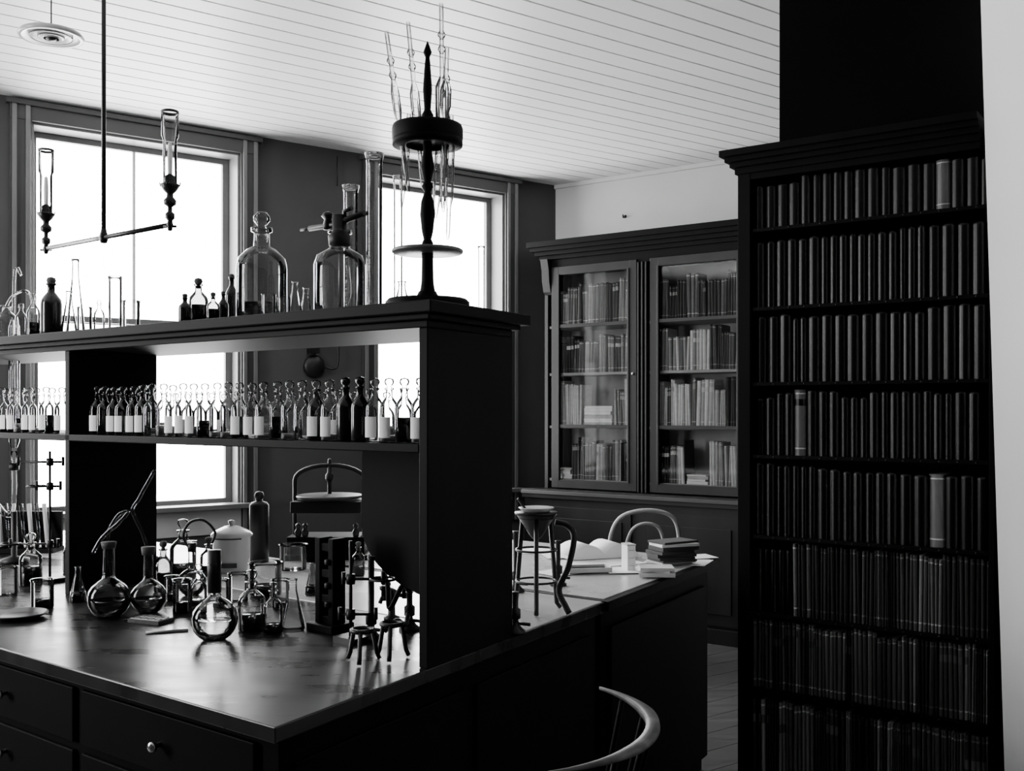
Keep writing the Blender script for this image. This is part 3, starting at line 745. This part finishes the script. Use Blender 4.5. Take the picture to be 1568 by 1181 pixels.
# bentwood chair behind the desk ----------------------------------------
c = Vector((0.80,6.2,0)); b = B('bentwood_chair', c); R = Matrix.Rotation(.15,3,'Z')
T = lambda x,y,z: c+R@Vector((x,y,z))
m='chair_wood'
b.lathe(T(0,.22,.44), [(0,0),(.20,0),(.205,.012),(.19,.028),(.16,.022),(0,.018)], m, 30)
b.tube([T(-.19,.06,.44),T(-.215,.02,.62),T(-.21,-.02,.80),T(-.15,-.05,.91),T(0,-.06,.945),T(.15,-.05,.91),T(.21,-.02,.80),T(.215,.02,.62),T(.19,.06,.44)],.013,'apron_paint',10,True)
b.tube([T(-.11,.04,.45),T(-.125,.0,.65),T(-.09,-.04,.82),T(0,-.05,.865),T(.09,-.04,.82),T(.125,0,.65),T(.11,.04,.45)],.010,'apron_paint',10,True)
for x,y in ((-.17,.07),(.17,.07),(-.15,.37),(.15,.37)): b.tube([T(x,y,.45),T(x*1.2,y+(y-.22)*.25,0)],.014,m,10,r2=.010)
b.tube([T(.165*math.cos(a),.22+.165*math.sin(a),.25) for a in [2*math.pi*k/24 for k in range(25)]],.008,m,8)
b.done()

# round-backed chair at the bench end: curved back rail on spindles ---------
c = Vector((-.05,2.0,0)); R0 = .322; ZR = .950
b = B('round_back_chair', c)
def arcpt(a, r, z): return (c.x+r*math.cos(a), c.y+r*math.sin(a), z)
rings = []
N = 30
for k in range(N+1):
    a = math.radians(42-112*k/N); e = min(1, min(k,N-k)/10+.10)
    w_ = .013*e; h_ = .008*(.4+.6*e)
    rings.append([b.V(arcpt(a,R0-w_,ZR)), b.V(arcpt(a,R0-w_*.3,ZR+h_*.2)), b.V(arcpt(a,R0+w_,ZR+h_*.1)), b.V(arcpt(a,R0+w_*1.1,ZR-h_)), b.V(arcpt(a,R0-w_*.9,ZR-h_*1.6))])
for r0_, r1_ in zip(rings, rings[1:]):
    for k in range(5): b.face([r0_[k], r0_[(k+1)%5], r1_[(k+1)%5], r1_[k]], 'chair_rail', True)
b.face(rings[0],'chair_rail'); b.face(rings[-1],'chair_rail')
for k in range(6):
    a = math.radians(28-90*k/5); b.tube([arcpt(a,R0-.003,ZR-.010), arcpt(a,.25,.66), arcpt(a,.21,.50)], .006, 'dark_wood', 8, True)
b.lathe((c.x,c.y,.46), [(0,0),(.22,0),(.25,.015),(.25,.03),(.22,.042),(.1,.034),(0,.03)], 'dark_wood', 36)
for k in range(4):
    a = math.radians(45+90*k); b.tube([arcpt(a,.17,.47), arcpt(a,.24,0)], .018, 'dark_wood', 10, r2=.012)
for k in range(4):
    b.tube([arcpt(math.radians(45+90*k),.21,.2), arcpt(math.radians(135+90*k),.21,.2)], .009, 'dark_wood', 8)
b.done()

# gas chandelier ---------------------------------------------------------
z = 2.117; dL = Vector((-1.632,3.60,z)); dR = Vector((-1.059,3.15,z)); cc = (dL+dR)/2
b = B('gas_pendant_lamp', cc)
b.tube([cc,(cc.x,cc.y,CEIL)],.0075,'brass_dark',10)
b.lathe((cc.x,cc.y,CEIL-.03), [(.05,.03),(.045,.01),(.012,0)],'brass_dark',20)
b.lathe(cc, [(0,-.02),(.010,-.018),(.016,0),(.010,.018),(.008,.03)],'brass_dark',12)
b.tube([dL,dR],.0075,'brass_dark',10)
for d in (dL,dR):
    o = d+ (d-cc).normalized()*.012
    b.lathe(o, [(0,-.02),(.006,-.018),(.010,.0),(.007,.012),(.014,.02),(.014,.034),(.007,.04),(.007,.055),(.018,.062),(.019,.075),(.010,.085),(.010,.095),(.020,.105),(.028,.118),(.028,.124),(.016,.13),(.014,.15),(.006,.155),(.006,.165),(0,.167)],'brass_dark',16)
    for a in (0,1.57,3.14,4.71): b.tube([o+Vector((.012*math.cos(a),.012*math.sin(a),.11)),o+Vector((.030*math.cos(a),.030*math.sin(a),.12)),o+Vector((.032*math.cos(a),.032*math.sin(a),.13))],.002,'brass_dark',6)
    b.tube([o+Vector((-.02,0,-.005)),o+Vector((.02,0,-.005))],.004,'brass_dark',6)
    b.lathe(o, [(.021,.124),(.021,.26),(.026,.27),(.026,.345)],'glass_thick',18)
    b.lathe(o, [(.0262,.341),(.0272,.345),(.0265,.349),(.025,.350)],'iron',18)
    b.lathe(o, [(.007,.155),(.008,.21),(.006,.25),(0,.255)],'paper',10)
b.done()
p = Vector((-.45*4.2,4.2,3.07)); b = B('smoke_bell', p)
b.lathe(p, [(.03,.0),(.035,.012),(.045,.002),(.06,.016),(.075,.004),(.09,.018),(.108,.004),(.124,.004),(.127,.012),(.118,.024),(.06,.03),(.02,.036),(.012,.06),(0,.06)],'bell_glass',40)
b.tube([p+Vector((0,0,.05)),(p.x,p.y,CEIL)],.003,'iron',8); b.lathe(p, [(0,-.01),(.02,-.004),(.022,.008),(0,.01)],'iron',16)
for rr_ in (.05,.082,.122): b.tube([p+Vector((rr_*math.cos(a),rr_*math.sin(a),.006)) for a in [2*math.pi*k/36 for k in range(37)]], .0025,'iron',6)
b.done()
def wt(px, o=0.0):
    r = (px-800)/F; c = C0+wn*o; return (c.x-r*c.y)/(0.809-0.588*r)
t = wt(490)
b = B('wall_electric_bell', W(t,0,1.84))
Rw = Matrix((Vector((wd.x,wd.y,0)), Vector((0,0,1)), Vector((wn.x,wn.y,0)))).transposed()
b.lathe(W(t,0,1.835), [(0,.0),(.075,0),(.078,.012),(.06,.03),(.02,.04),(0,.042)],'iron',28,Rw)
b.hexa(W, t-.02,t+.05,0,.05,1.92,2.02,'iron')
t2 = wt(525); b.tube([W(t2,.02,3.25),W(t2,.02,3.05)],.005,'iron',6)
b.tube([W(t2,.03,2.06),W(t2,.03,1.86),W(t2+.04,.03,1.82),W(t2+.09,.03,1.83)],.007,'brass_dark',8,True)
b.lathe(W(t2,.05,1.98), [(0,0),(.012,0),(.02,.03),(.01,.05),(.016,.07),(0,.08)],'brass_dark',12)
b.done()
b = B('wall_hook', K(.62,0,2.98)); b.tube([K(.62,.0,2.99),K(.62,.03,2.98),K(.62,.035,3.0)],.006,'iron',8,True); b.lathe(K(.62,0,2.99),[(0,0),(.012,0),(.012,.006),(0,.008)],'iron',12,Matrix.Rotation(math.radians(90),3,'X')); b.done()

# ---------------------------------------------------------------- daylight
w = bpy.data.worlds.new('overcast_sky'); S.world = w; w.use_nodes = True
bg = w.node_tree.nodes['Background']; bg.inputs[0].default_value = (1,1,1,1); bg.inputs[1].default_value = 24.0

cd = bpy.data.cameras.new('camera'); cam = bpy.data.objects.new('camera', cd); S.collection.objects.link(cam)
cam.location = (0,0,EYE); cam.rotation_euler = (math.radians(90),0,0)
cd.sensor_width = 36; cd.lens = 36; cd.shift_y = 37.5/1600; cd.clip_start = .05
S.camera = cam
